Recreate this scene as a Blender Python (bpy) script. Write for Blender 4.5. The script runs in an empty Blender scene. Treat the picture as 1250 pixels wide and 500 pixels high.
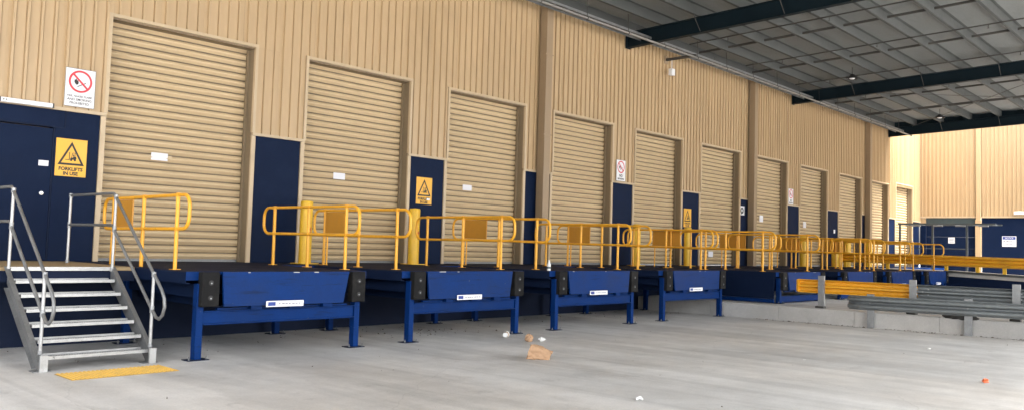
import bpy, bmesh, math, random
from mathutils import Matrix, Vector
random.seed(7)
S = bpy.context.scene
COL = S.collection
# ------------------------------------------------------------------ camera (X along the wall, Y into the wall, Z up)
cam_d = bpy.data.cameras.new('camera')
cam = bpy.data.objects.new('camera', cam_d)
COL.objects.link(cam)
rr = Vector((0.6754309572538838, -0.736815215478913, 0.029939275573483044))
dd = Vector((0.06423123357951402, 0.01833750940355293, -0.9977665480370287))
ff = Vector((0.7346205623421903, 0.6758454512591154, 0.05971227174045988))
cam.matrix_world = Matrix(((rr.x, -dd.x, -ff.x, 0), (rr.y, -dd.y, -ff.y, 0), (rr.z, -dd.z, -ff.z, 1.67), (0, 0, 0, 1)))
cam_d.sensor_width = 36
cam_d.lens = 1016.62 / 1250 * 36
cam_d.shift_y = -(250 - 239.23) / 1250
cam_d.clip_start = 0.05
cam_d.clip_end = 2000
S.camera = cam
# ------------------------------------------------------------------ sky, sun, exposure
EL, AZ = math.radians(60), math.radians(173)      # azimuth clockwise from +Y: the sun stands behind the camera, veiled by cloud
w = bpy.data.worlds.new('World'); S.world = w; w.use_nodes = True
nt = w.node_tree; nt.nodes.clear()
sky = nt.nodes.new('ShaderNodeTexSky'); sky.sky_type = 'NISHITA'; sky.sun_disc = False
sky.sun_elevation = EL; sky.sun_rotation = AZ; sky.dust_density = 6; sky.air_density = 1.0; sky.ozone_density = 1
hs = nt.nodes.new('ShaderNodeHueSaturation'); hs.inputs['Saturation'].default_value = 0.25
bg = nt.nodes.new('ShaderNodeBackground'); bg.inputs['Strength'].default_value = 0.15
wo = nt.nodes.new('ShaderNodeOutputWorld')
nt.links.new(sky.outputs[0], hs.inputs['Color']); nt.links.new(hs.outputs[0], bg.inputs[0]); nt.links.new(bg.outputs[0], wo.inputs[0])
sd = bpy.data.lights.new('sun', 'SUN'); sd.energy = 1.2; sd.angle = math.radians(45); sd.color = (1, 0.96, 0.9)
sun = bpy.data.objects.new('sun', sd); COL.objects.link(sun)
sv = Vector((math.sin(AZ) * math.cos(EL), math.cos(AZ) * math.cos(EL), math.sin(EL)))
sun.rotation_euler = sv.to_track_quat('Z', 'Y').to_euler(); sun.location = sv * 60
S.view_settings.view_transform = 'Standard'; S.view_settings.look = 'None'
S.view_settings.exposure = 2.85; S.view_settings.gamma = 1
S.render.engine = 'CYCLES'
try:
    S.cycles.max_bounces = 10; S.cycles.diffuse_bounces = 6
except Exception:
    pass

# ------------------------------------------------------------------ materials
def srgb(r, g, b):
    f = lambda c: (c / 255 / 12.92) if c / 255 <= 0.04045 else ((c / 255 + 0.055) / 1.055) ** 2.4
    return (f(r), f(g), f(b), 1)

def mat(name, col, rough=0.5, metal=0.0, var=0.12, scale=3.0, fine=40.0, dirt=None, dirt_amt=0.0, bump=0.0, bscale=80.0, stretch=(1, 1, 1), spec=0.5, dscale=1.5, rvar=0.1, chips=None, chip_lo=0.66, scuff=None, tint=0.0):
    """paint / metal with world-space mottling, optional stains and fine relief"""
    m = bpy.data.materials.new(name); m.use_nodes = True
    t = m.node_tree; N = t.nodes; L = t.links
    b = N['Principled BSDF']; b.inputs['Metallic'].default_value = metal
    b.inputs['Specular IOR Level'].default_value = spec
    g = N.new('ShaderNodeNewGeometry')
    mp = N.new('ShaderNodeMapping'); mp.inputs['Scale'].default_value = stretch
    L.new(g.outputs['Position'], mp.inputs['Vector'])
    n1 = N.new('ShaderNodeTexNoise'); n1.inputs['Scale'].default_value = scale; n1.inputs['Detail'].default_value = 6; n1.inputs['Roughness'].default_value = 0.65
    n2 = N.new('ShaderNodeTexNoise'); n2.inputs['Scale'].default_value = fine; n2.inputs['Detail'].default_value = 3
    L.new(mp.outputs[0], n1.inputs['Vector']); L.new(mp.outputs[0], n2.inputs['Vector'])
    ad = N.new('ShaderNodeMath'); ad.operation = 'MULTIPLY_ADD'; ad.inputs[1].default_value = 0.45
    L.new(n2.outputs['Fac'], ad.inputs[0]); L.new(n1.outputs['Fac'], ad.inputs[2])
    mr = N.new('ShaderNodeMapRange'); mr.inputs[1].default_value = 0.4; mr.inputs[2].default_value = 1.05
    mr.inputs[3].default_value = 1 - var; mr.inputs[4].default_value = 1 + var
    L.new(ad.outputs[0], mr.inputs[0])
    mx = N.new('ShaderNodeMix'); mx.data_type = 'RGBA'; mx.blend_type = 'MULTIPLY'; mx.inputs[0].default_value = 1
    mx.inputs[6].default_value = col
    L.new(mr.outputs[0], mx.inputs[7])
    out = mx.outputs[2]
    if dirt is not None:
        n3 = N.new('ShaderNodeTexNoise'); n3.inputs['Scale'].default_value = dscale; n3.inputs['Detail'].default_value = 8; n3.inputs['Roughness'].default_value = 0.7
        L.new(mp.outputs[0], n3.inputs['Vector'])
        r3 = N.new('ShaderNodeMapRange'); r3.inputs[1].default_value = 0.5; r3.inputs[2].default_value = 0.75; r3.inputs[3].default_value = 0; r3.inputs[4].default_value = dirt_amt
        L.new(n3.outputs['Fac'], r3.inputs[0])
        m3 = N.new('ShaderNodeMix'); m3.data_type = 'RGBA'; m3.inputs[7].default_value = dirt
        L.new(r3.outputs[0], m3.inputs[0]); L.new(out, m3.inputs[6]); out = m3.outputs[2]
    def layer(out, colour, sc, st, lo, hi, amt, det=6):
        mq = N.new('ShaderNodeMapping'); mq.inputs['Scale'].default_value = st; mq.inputs['Location'].default_value = (3.7, 1.9, 8.3)
        L.new(g.outputs['Position'], mq.inputs['Vector'])
        nq = N.new('ShaderNodeTexNoise'); nq.inputs['Scale'].default_value = sc; nq.inputs['Detail'].default_value = det; nq.inputs['Roughness'].default_value = 0.65
        L.new(mq.outputs[0], nq.inputs['Vector'])
        rq = N.new('ShaderNodeMapRange'); rq.inputs[1].default_value = lo; rq.inputs[2].default_value = hi; rq.inputs[3].default_value = 0; rq.inputs[4].default_value = amt
        L.new(nq.outputs['Fac'], rq.inputs[0])
        mq2 = N.new('ShaderNodeMix'); mq2.data_type = 'RGBA'; mq2.inputs[7].default_value = colour
        L.new(rq.outputs[0], mq2.inputs[0]); L.new(out, mq2.inputs[6]); return mq2.outputs[2]
    if scuff is not None: out = layer(out, scuff, 5.0, (0.35, 0.35, 4.0), 0.56, 0.7, 0.75)
    if chips is not None: out = layer(out, chips, 13.0, (1, 1, 1), chip_lo, chip_lo + 0.025, 0.9)
    if tint > 0:
        oi = N.new('ShaderNodeObjectInfo'); tr = N.new('ShaderNodeMapRange'); tr.inputs[3].default_value = 1 - tint; tr.inputs[4].default_value = 1 + tint
        L.new(oi.outputs['Random'], tr.inputs[0])
        tm_ = N.new('ShaderNodeMix'); tm_.data_type = 'RGBA'; tm_.blend_type = 'MULTIPLY'; tm_.inputs[0].default_value = 1
        L.new(out, tm_.inputs[6]); L.new(tr.outputs[0], tm_.inputs[7]); out = tm_.outputs[2]
    L.new(out, b.inputs['Base Color'])
    rm = N.new('ShaderNodeMapRange'); rm.inputs[1].default_value = 0.3; rm.inputs[2].default_value = 0.7
    rm.inputs[3].default_value = max(0.02, rough - rvar); rm.inputs[4].default_value = min(1, rough + rvar)
    L.new(n1.outputs['Fac'], rm.inputs[0]); L.new(rm.outputs[0], b.inputs['Roughness'])
    if bump > 0:
        n4 = N.new('ShaderNodeTexNoise'); n4.inputs['Scale'].default_value = bscale; n4.inputs['Detail'].default_value = 4
        L.new(mp.outputs[0], n4.inputs['Vector'])
        bp = N.new('ShaderNodeBump'); bp.inputs['Strength'].default_value = bump; bp.inputs['Distance'].default_value = 0.01
        L.new(n4.outputs['Fac'], bp.inputs['Height']); L.new(bp.outputs[0], b.inputs['Normal'])
    return m

M = {}
M['cream'] = mat('cream_cladding', (0.485, 0.345, 0.195, 1), 0.45, var=0.05, scale=0.8, fine=9, dirt=(0.38, 0.275, 0.165, 1), dirt_amt=0.35, stretch=(1, 1, 0.22), dscale=1.4, tint=0.02)
M['trim'] = mat('cream_trim', (0.52, 0.40, 0.255, 1), 0.4, var=0.07, dirt=(0.3, 0.24, 0.17, 1), dirt_amt=0.4)
M['reveal'] = mat('reveal_shaded', (0.22, 0.165, 0.10, 1), 0.5, var=0.1, dirt=(0.13, 0.10, 0.07, 1), dirt_amt=0.5)  # cream darkened, so the shade of the recess sits in the colour
M['column'] = mat('column_paint', (0.30, 0.215, 0.13, 1), 0.5, var=0.08)
M['slat'] = mat('roller_slat', (0.60, 0.46, 0.28, 1), 0.42, var=0.06, scale=1.5, fine=25, dirt=(0.36, 0.275, 0.17, 1), dirt_amt=0.35, stretch=(1, 1, 0.6), tint=0.03)
M['groove_shade'] = mat('slat_groove_shade', (0.21, 0.16, 0.10, 1), 0.6, var=0.2)  # joint strip between slats, the shade of the groove put into its brown
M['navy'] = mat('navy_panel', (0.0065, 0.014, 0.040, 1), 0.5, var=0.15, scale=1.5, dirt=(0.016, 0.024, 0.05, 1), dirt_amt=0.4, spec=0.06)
M['navy_base'] = mat('navy_base', (0.009, 0.016, 0.04, 1), 0.6, var=0.2, dirt=(0.03, 0.032, 0.045, 1), dirt_amt=0.4, bump=0.2, spec=0.12)
M['blue'] = mat('dock_blue', (0.003, 0.026, 0.125, 1), 0.42, var=0.2, scale=2.2, fine=35, dirt=(0.010, 0.026, 0.085, 1), dirt_amt=0.6, bump=0.08, bscale=30, spec=0.07, chips=(0.06, 0.075, 0.11, 1), chip_lo=0.675, scuff=(0.006, 0.014, 0.045, 1), tint=0.06)
M['deck'] = mat('deck_plate', (0.018, 0.022, 0.042, 1), 0.7, var=0.3, scale=2, fine=60, dirt=(0.03, 0.034, 0.052, 1), dirt_amt=0.4, spec=0.05, bump=0.3, bscale=120)
M['rubber'] = mat('rubber', (0.0105, 0.0105, 0.011, 1), 0.85, spec=0.2, var=0.3, scale=8, dirt=(0.04, 0.037, 0.032, 1), dirt_amt=0.6, bump=0.4)
M['yellow'] = mat('rail_yellow', (0.85, 0.41, 0.03, 1), 0.35, var=0.1, scale=5, dirt=(0.6, 0.28, 0.03, 1), dirt_amt=0.4, chips=(0.25, 0.17, 0.08, 1), chip_lo=0.74)
M['bollard'] = mat('bollard_yellow', (0.82, 0.49, 0.03, 1), 0.42, var=0.1, scale=4, dirt=(0.5, 0.31, 0.06, 1), dirt_amt=0.4, chips=(0.2, 0.16, 0.1, 1), chip_lo=0.76)
M['yguard'] = mat('guard_yellow', (0.80, 0.40, 0.02, 1), 0.4, var=0.15, scale=3, dirt=(0.35, 0.2, 0.05, 1), dirt_amt=0.6, chips=(0.16, 0.13, 0.1, 1), chip_lo=0.71)
M['panel_orange'] = mat('infill_orange', (0.56, 0.26, 0.03, 1), 0.5, var=0.1, scale=6)
M['galv'] = mat('galvanised', (0.34, 0.35, 0.355, 1), 0.42, 0.6, var=0.22, scale=7, fine=50, dirt=(0.22, 0.22, 0.21, 1), dirt_amt=0.4)
M['galv_dull'] = mat('galvanised_dull', (0.23, 0.235, 0.235, 1), 0.5, 0.55, var=0.25, scale=5, dirt=(0.12, 0.12, 0.12, 1), dirt_amt=0.5)
M['rail_galv'] = mat('guardrail_galvanised', (0.19, 0.207, 0.212, 1), 0.4, 0.35, var=0.2, scale=2, fine=18, dirt=(0.13, 0.14, 0.14, 1), dirt_amt=0.4)
M['tread'] = mat('tread_steel', (0.47, 0.475, 0.47, 1), 0.36, 0.6, var=0.25, scale=12, fine=90, dirt=(0.25, 0.24, 0.22, 1), dirt_amt=0.45)
M['tan'] = mat('landing_tan', (0.34, 0.24, 0.12, 1), 0.7, var=0.2)
M['purlin'] = mat('purlin_grey', (0.062, 0.066, 0.064, 1), 0.75, 0.0, var=0.14)
M['rafter'] = mat('rafter_paint', (0.006, 0.013, 0.018, 1), 0.55, var=0.2, spec=0.1)
M['rod'] = mat('rod_dark', (0.05, 0.047, 0.042, 1), 0.6, var=0.2)
M['pipe'] = mat('conduit_pipe', (0.27, 0.26, 0.24, 1), 0.5, 0.4, var=0.15)
M['white'] = mat('white_sheet', (0.78, 0.78, 0.80, 1), 0.6, var=0.03)
M['paper'] = mat('paper_white', (0.80, 0.80, 0.85, 1), 0.8, var=0.03)
M['sign_yellow'] = mat('sign_yellow', (0.80, 0.42, 0.03, 1), 0.4, var=0.04, dirt=(0.5, 0.3, 0.1, 1), dirt_amt=0.2)
M['black'] = mat('print_black', (0.012, 0.012, 0.012, 1), 0.5, var=0.1)
M['red'] = mat('print_red', (0.62, 0.035, 0.05, 1), 0.45, var=0.06)
M['pblue'] = mat('print_blue', (0.02, 0.05, 0.25, 1), 0.45, var=0.06)
M['pgrey'] = mat('print_grey', (0.22, 0.22, 0.26, 1), 0.5, var=0.06)
M['teal'] = mat('header_teal', (0.05, 0.075, 0.085, 1), 0.5, var=0.12)
M['mat_yellow'] = mat('tactile_yellow', (0.66, 0.40, 0.07, 1), 0.6, var=0.15, scale=8, dirt=(0.32, 0.24, 0.12, 1), dirt_amt=0.6, dscale=6)
M['mat_dark'] = mat('tactile_base', (0.40, 0.25, 0.06, 1), 0.7, var=0.2, scale=8, dirt=(0.2, 0.16, 0.1, 1), dirt_amt=0.6, dscale=6)
M['kraft'] = mat('kraft_paper', (0.42, 0.26, 0.15, 1), 0.8, var=0.15, scale=12)
M['scrap'] = mat('scrap_white', (0.75, 0.75, 0.73, 1), 0.7, var=0.08)
M['chrome'] = mat('lock_steel', (0.6, 0.6, 0.6, 1), 0.25, 0.9, var=0.05)
M['leaf'] = mat('dry_leaf', (0.13, 0.105, 0.08, 1), 0.8, var=0.4)
M['redscrap'] = mat('scrap_red', (0.62, 0.14, 0.05, 1), 0.6, var=0.2, scale=30)
M['shelter'] = mat('shelter_frame', (0.075, 0.085, 0.09, 1), 0.5, 0.2, var=0.15)

def concrete(name, base, warm, streak=True):
    m = bpy.data.materials.new(name); m.use_nodes = True
    t = m.node_tree; N = t.nodes; L = t.links; b = N['Principled BSDF']
    g = N.new('ShaderNodeNewGeometry')
    def noise(scale, det=6, rough=0.6, st=(1, 1, 1), loc=(0, 0, 0), rot=0.0, dist=0.0):
        mp = N.new('ShaderNodeMapping'); mp.inputs['Scale'].default_value = st; mp.inputs['Location'].default_value = loc; mp.inputs['Rotation'].default_value = (0, 0, rot)
        L.new(g.outputs['Position'], mp.inputs['Vector'])
        n = N.new('ShaderNodeTexNoise'); n.inputs['Scale'].default_value = scale; n.inputs['Detail'].default_value = det; n.inputs['Roughness'].default_value = rough; n.inputs['Distortion'].default_value = dist
        L.new(mp.outputs[0], n.inputs['Vector']); return n.outputs['Fac']
    def ramp(x, a, c, lo, hi):
        r = N.new('ShaderNodeMapRange'); r.interpolation_type = 'SMOOTHSTEP'
        for i, v in enumerate((a, c, lo, hi)): r.inputs[i + 1].default_value = v
        L.new(x, r.inputs[0]); return r.outputs[0]
    def mul(a, c):
        k = N.new('ShaderNodeMath'); k.operation = 'MULTIPLY'; L.new(a, k.inputs[0]); L.new(c, k.inputs[1]); return k.outputs[0]
    v = ramp(noise(0.35, 5), 0.3, 0.7, 0.90, 1.10)
    v = mul(v, ramp(noise(2.3, 8, 0.7), 0.3, 0.72, 0.93, 1.07))
    v = mul(v, ramp(noise(38, 5, 0.75), 0.3, 0.72, 0.92, 1.07))
    if streak:   # tyre lanes running in and out of the docks, plus slewed turning marks
        v = mul(v, ramp(noise(1.15, 3, 0.55, (1, 0.055, 1), (3.1, 0, 0), 0.03, 0.6), 0.36, 0.62, 0.90, 1.06))
        v = mul(v, ramp(noise(3.2, 3, 0.6, (1, 0.04, 1), (9.4, 2, 0), 0.06, 0.5), 0.54, 0.74, 1.0, 0.88))
        v = mul(v, ramp(noise(1.9, 2, 0.5, (1, 0.06, 1), (1.4, 7, 0), 0.45, 0.5), 0.56, 0.72, 1.0, 0.90))
    v = mul(v, ramp(noise(1.3, 9, 0.75, (1, 1, 1), (5, 5, 0)), 0.56, 0.72, 1.0, 0.78))
    v = mul(v, ramp(noise(11, 4, 0.6, (1, 1, 1), (2, 8, 0)), 0.70, 0.78, 1.0, 0.72))
    if streak:
        v = mul(v, ramp(noise(0.55, 7, 0.7, (1, 0.35, 1), (7, 1, 0), 0.2, 0.8), 0.52, 0.72, 1.0, 0.80))
        v = mul(v, ramp(noise(0.8, 6, 0.65, (1, 0.25, 1), (1, 9, 0), 0.1, 0.6), 0.56, 0.72, 1.0, 1.12))
        mw = N.new('ShaderNodeMapping'); mw.inputs['Scale'].default_value = (1, 1, 0); L.new(g.outputs['Position'], mw.inputs['Vector'])
        nw = N.new('ShaderNodeTexNoise'); nw.inputs['Scale'].default_value = 0.8; nw.inputs['Detail'].default_value = 6; L.new(mw.outputs[0], nw.inputs['Vector'])
        vm = N.new('ShaderNodeVectorMath'); vm.operation = 'MULTIPLY_ADD'; vm.inputs[1].default_value = (0.9, 0.9, 0); L.new(nw.outputs['Color'], vm.inputs[0]); L.new(mw.outputs[0], vm.inputs[2])
        vo = N.new('ShaderNodeTexVoronoi'); vo.feature = 'DISTANCE_TO_EDGE'; vo.inputs['Scale'].default_value = 0.21; L.new(vm.outputs[0], vo.inputs['Vector'])
        v = mul(v, ramp(vo.outputs['Distance'], 0.0008, 0.0022, 0.90, 1.0))
    mc = N.new('ShaderNodeMix'); mc.data_type = 'RGBA'; mc.inputs[6].default_value = base; mc.inputs[7].default_value = warm
    L.new(ramp(noise(0.22, 4, 0.5, (1, 0.5, 1), (4, 4, 0)), 0.4, 0.7, 0, 1), mc.inputs[0])
    mx = N.new('ShaderNodeMix'); mx.data_type = 'RGBA'; mx.blend_type = 'MULTIPLY'; mx.inputs[0].default_value = 1
    L.new(mc.outputs[2], mx.inputs[6]); L.new(v, mx.inputs[7]); L.new(mx.outputs[2], b.inputs['Base Color'])
    L.new(ramp(noise(0.9, 5), 0.3, 0.7, 0.5, 0.78), b.inputs['Roughness'])
    bp = N.new('ShaderNodeBump'); bp.inputs['Strength'].default_value = 0.18; bp.inputs['Distance'].default_value = 0.01
    L.new(noise(60, 6, 0.7), bp.inputs['Height']); L.new(bp.outputs[0], b.inputs['Normal'])
    return m
M['floor'] = concrete('concrete_floor', (0.55, 0.546, 0.532, 1), (0.555, 0.53, 0.495, 1))
M['conc'] = concrete('concrete_wall', (0.46, 0.455, 0.445, 1), (0.48, 0.455, 0.42, 1), False)

def foil():
    m = mat('roof_insulation', (0.187, 0.196, 0.192, 1), 0.65, 0.0, var=0.2, scale=1.6, fine=14, dirt=(0.11, 0.115, 0.11, 1), dirt_amt=0.4, stretch=(0.5, 2.2, 1), bump=0.7, bscale=9)
    return m
M['foil'] = foil()

# ------------------------------------------------------------------ mesh helpers
class MB:
    def __init__(self): self.v = []; self.f = []
    def add(self, vs, fs):
        o = len(self.v); self.v += [tuple(x) for x in vs]; self.f += [tuple(i + o for i in q) for q in fs]; return self
    def box(self, x0, x1, y0, y1, z0, z1):
        return self.add([(x0, y0, z0), (x1, y0, z0), (x1, y1, z0), (x0, y1, z0), (x0, y0, z1), (x1, y0, z1), (x1, y1, z1), (x0, y1, z1)],
                        [(0, 3, 2, 1), (4, 5, 6, 7), (0, 1, 5, 4), (1, 2, 6, 5), (2, 3, 7, 6), (3, 0, 4, 7)])
    def bbox(self, x0, x1, y0, y1, z0, z1, r):       # box with bevelled edges
        bm = bmesh.new(); bmesh.ops.create_cube(bm, size=1)
        for q in bm.verts:
            q.co = Vector((x0 + (q.co.x + .5) * (x1 - x0), y0 + (q.co.y + .5) * (y1 - y0), z0 + (q.co.z + .5) * (z1 - z0)))
        bmesh.ops.bevel(bm, geom=bm.edges[:], offset=r, segments=2, affect='EDGES', profile=0.5)
        bm.verts.index_update()
        self.add([q.co[:] for q in bm.verts], [tuple(q.index for q in f.verts) for f in bm.faces]); bm.free(); return self
    def tube(self, pts, r, n=10, cap=True):
        pts = [Vector(q) for q in pts]; base = len(self.v); k = len(pts)
        prev = None
        for i, q in enumerate(pts):
            if i == 0: d = pts[1] - pts[0]
            elif i == k - 1: d = pts[-1] - pts[-2]
            else: d = (pts[i + 1] - q).normalized() + (q - pts[i - 1]).normalized()
            d.normalize()
            if prev is None:
                a = d.cross(Vector((0, 0, 1)));
                if a.length < 1e-3: a = d.cross(Vector((1, 0, 0)))
            else:
                a = prev - d * prev.dot(d)
            a.normalize(); prev = a; bb = d.cross(a)
            for j in range(n):
                t = 2 * math.pi * j / n
                self.v.append(tuple(q + a * (r * math.cos(t)) + bb * (r * math.sin(t))))
        for i in range(k - 1):
            for j in range(n):
                j2 = (j + 1) % n
                self.f.append((base + i * n + j, base + i * n + j2, base + (i + 1) * n + j2, base + (i + 1) * n + j))
        if cap:
            self.f.append(tuple(base + j for j in reversed(range(n)))); self.f.append(tuple(base + (k - 1) * n + j for j in range(n)))
        return self
    def loft(self, rings, closed=True, cap=True):     # list of rings of equal length
        n = len(rings[0]); b = len(self.v)
        for r in rings: self.v += [tuple(q) for q in r]
        m = n if closed else n - 1
        for i in range(len(rings) - 1):
            for j in range(m):
                j2 = (j + 1) % n
                self.f.append((b + i * n + j, b + i * n + j2, b + (i + 1) * n + j2, b + (i + 1) * n + j))
        if cap and closed:
            self.f.append(tuple(b + j for j in reversed(range(n)))); self.f.append(tuple(b + (len(rings) - 1) * n + j for j in range(n)))
        return self
    def lathe(self, prof, cx, cy, cz=0, n=20):
        return self.loft([[(cx + r * math.cos(2 * math.pi * j / n), cy + r * math.sin(2 * math.pi * j / n), cz + z) for j in range(n)] for r, z in prof])
    def poly(self, pts, y0, y1):                       # XZ outline extruded along Y
        return self.loft([[(x, y0, z) for x, z in pts], [(x, y1, z) for x, z in pts]])
    def mesh(self, name, m, smooth=False):
        me = bpy.data.meshes.new(name); me.from_pydata(self.v, [], self.f); me.materials.append(m)
        bm = bmesh.new(); bm.from_mesh(me); bmesh.ops.recalc_face_normals(bm, faces=bm.faces[:]); bm.to_mesh(me); bm.free()
        if smooth:
            for q in me.polygons: q.use_smooth = True
            try:
                me.set_sharp_from_angle(angle=math.radians(40))
            except Exception:
                pass
        return me

def obj(name, me, parent=None, loc=(0, 0, 0), rot=(0, 0, 0)):
    o = bpy.data.objects.new(name, me); COL.objects.link(o); o.location = loc; o.rotation_euler = rot
    if parent: o.parent = parent
    return o
def part(name, mb, m, parent, loc=(0, 0, 0), smooth=False, rot=(0, 0, 0)):
    return obj(name, mb.mesh(name, M[m], smooth), parent, loc, rot)
def tag(o, label, cat, group=None):
    o['label'] = label; o['category'] = cat
    if group: o['group'] = group
    return o
def thing(name, label, cat, loc=(0, 0, 0), rotz=0, group=None):
    e = bpy.data.objects.new(name, None); COL.objects.link(e); e.location = loc; e.rotation_euler = (0, 0, rotz); e.empty_display_size = 0.2
    return tag(e, label, cat, group)
def struct(o): o['kind'] = 'structure'; return o
def copy_tree(o, parent=None):
    c = o.copy(); COL.objects.link(c); c.parent = parent
    for ch in o.children: copy_tree(ch, c)
    return c

def text_mb(body, size, bold=0.0, align='CENTER'):
    cu = bpy.data.curves.new('lettering', 'FONT'); cu.body = body; cu.size = size; cu.align_x = align; cu.align_y = 'CENTER'; cu.offset = bold; cu.resolution_u = 3
    o = bpy.data.objects.new('lettering', cu); COL.objects.link(o)
    dg = bpy.context.evaluated_depsgraph_get(); dg.update()
    me = bpy.data.meshes.new_from_object(o.evaluated_get(dg))
    mb = MB(); mb.add([(q.co.x, 0, q.co.y) for q in me.vertices], [tuple(p.vertices) for p in me.polygons])
    bpy.data.objects.remove(o); bpy.data.curves.remove(cu); bpy.data.meshes.remove(me)
    return mb

# ================================================================== SETTING
D = 14.87           # plane of the warehouse wall
DECK = 1.20         # dock level
UP = 0.37           # raised yard beyond the retaining wall
WT = 11.0           # top of the warehouse wall
def wallx(y): return 20.15 + (11 - y) * 0.07      # face of the retaining wall
# yard: low concrete floor up to the retaining wall, raised floor beyond
mb = MB(); mb.add([(-400, -400, 0), (wallx(-400) + .3, -400, 0), (wallx(13.6) + .3, 13.6, 0), (-400, 13.6, 0)], [(0, 1, 2, 3)])
struct(obj('ground', mb.mesh('ground', M['floor'])))
mb = MB(); mb.add([(wallx(-400) + .16, -400, UP - .004), (500, -400, UP - .004), (500, 400, UP - .004), (wallx(13.6) + .16, 400, UP - .004), (wallx(13.6) + .16, 13.6, UP - .004)], [(0, 1, 2, 3, 4)])
struct(obj('raised_yard', mb.mesh('raised_yard', M['floor'])))

# retaining wall cast in bays
rw = thing('retaining_wall', 'low grey concrete retaining wall running out from the docks beneath the steel guardrails', 'wall', (0, 0, 0))
ys = [13.4, 11.2, 9.35, 7.5, 5.65, 3.8, 1.9, 0, -2.5, -5]
for a, b_ in zip(ys[:-1], ys[1:]):
    g_ = 0.003; mb = MB()
    pr = []
    for y in (a - g_, b_ + g_):
        x = wallx(y); pr.append([(x, y, -.05), (x, y, UP - .02), (x + .02, y, UP), (x + .22, y, UP), (x + .22, y, -.05)])
    mb.loft(pr); part('wall_bay', mb, 'conc', rw)
mb = MB(); mb.loft([[(wallx(13.39) + .015, 13.39, -.04), (wallx(13.39) + .015, 13.39, UP - .03), (wallx(13.39) + .2, 13.39, UP - .03), (wallx(13.39) + .2, 13.39, -.04)],
                    [(wallx(-4.9) + .015, -4.9, -.04), (wallx(-4.9) + .015, -4.9, UP - .03), (wallx(-4.9) + .2, -4.9, UP - .03), (wallx(-4.9) + .2, -4.9, -.04)]])
part('joint_filler', mb, 'conc', rw)

# ------------------------------------------------------------------ warehouse
wh = thing('warehouse', 'long warehouse wall of cream ribbed cladding over navy panels with eleven roller doors', 'warehouse', (0, D, 0))
RP = 0.2053
def rib_sheet(x0, x1, z0, z1, off=4.24):
    """vertical ribbed sheet between x0 and x1, ribs on the common grid, ribs proud towards -Y"""
    xs = [(x0, 0.0)]
    k = math.ceil((x0 - off - 0.03) / RP)
    while off + k * RP < x1 + 0.03:
        c = off + k * RP
        for dx, dy in ((-0.032, 0.012), (-0.026, 0.012), (-0.020, -0.034), (0.018, -0.034), (0.024, 0.012), (0.030, 0.012), (0.034, 0), (0.168, 0)):
            x = c + dx
            if x0 + .001 < x < x1 - .001: xs.append((x, dy))
        k += 1
    xs.append((x1, 0.0))
    mb = MB(); n = len(xs)
    mb.v = [(x, y, z0) for x, y in xs] + [(x, y, z1) for x, y in xs]
    mb.f = [(i, i + 1, n + i + 1, n + i) for i in range(n - 1)]
    return mb
DX = [5.75, 9.74, 13.79, 17.79, 21.83, 25.92, 30.04, 34.19, 38.45, 42.42, 46.2]
DW = [2.77, 2.80, 2.78, 2.79, 2.80, 2.86, 2.84, 2.86, 2.80, 2.62, 2.75]
DT = 5.45; PZ = 3.72
XE = 50.3
cl = part('cladding', MB().box(-9, XE, 0.36, 0.46, DECK, WT), 'reveal', wh)     # girts and lining behind the sheets
def sheets(x0, x1, z0, z1, wsheet=RP * 4):
    a = x0
    k = math.floor((x0 - 4.14) / wsheet) + 1
    while a < x1 - 1e-4:
        b_ = min(x1, 4.14 + k * wsheet)
        if b_ - a > 0.02:
            part('cladding_sheet', rib_sheet(a, b_, z0, z1), 'cream', cl, (0, random.uniform(-.003, .003), 0))
        a = b_; k += 1
sheets(-9, XE, DT, WT)
edges = [-9.0]
for x, w_ in zip(DX, DW): edges += [x, x + w_]
edges.append(XE)
for i in range(0, len(edges), 2):
    x0, x1 = edges[i], edges[i + 1]
    sheets(x0, x1, PZ, DT)
    # navy wall panel below the cladding
    if i == 0:
        part('wall_panel', MB().box(x0, 3.98, 0.02, 0.3, DECK, PZ), 'navy', wh)
        part('wall_panel', MB().box(4.96, x1 - .09, 0.02, 0.3, DECK, PZ), 'navy', wh)
        part('wall_panel', MB().box(3.98, 4.96, 0.02, 0.3, 3.42, PZ), 'navy', wh)
    else:
        part('wall_panel', MB().box(x0 + .09, x1 - .09, 0.02, 0.3, DECK, PZ), 'navy', wh)
    mb = MB().box(x0 + .01, x1 - .01, -0.034, 0.019, PZ - .03, PZ + .025)
    part('flashing', mb, 'trim', wh)
# rollers
slat_cache = {}
def slat_mesh(w_):
    if w_ in slat_cache: return slat_cache[w_]
    P_ = 0.137; prof = [(0.034, -P_ / 2), (0.034, -P_ / 2 + .021), (0.012, -P_ / 2 + .022)]
    for k in range(11):       # curved face: full at the upper third, rolling back under towards the joint
        t = k / 10; prof.append((0.010 - 0.046 * math.sin(math.pi * t ** 1.35) ** 0.9, -P_ / 2 + .022 + t * (P_ - .028)))
    prof += [(0.012, P_ / 2 - .005), (0.034, P_ / 2 - .004), (0.034, P_ / 2)]
    mb = MB(); n = len(prof)
    mb.v = [(0, y, z) for y, z in prof] + [(w_, y, z) for y, z in prof]
    mb.f = [(i, i + 1, n + i + 1, n + i) for i in range(n - 1)]
    me = mb.mesh('slat', M['slat'], True); me.materials.append(M['groove_shade'])
    for q in (0, 1, n - 3, n - 2): me.polygons[q].material_index = 1
    slat_cache[w_] = me; return me
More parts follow.
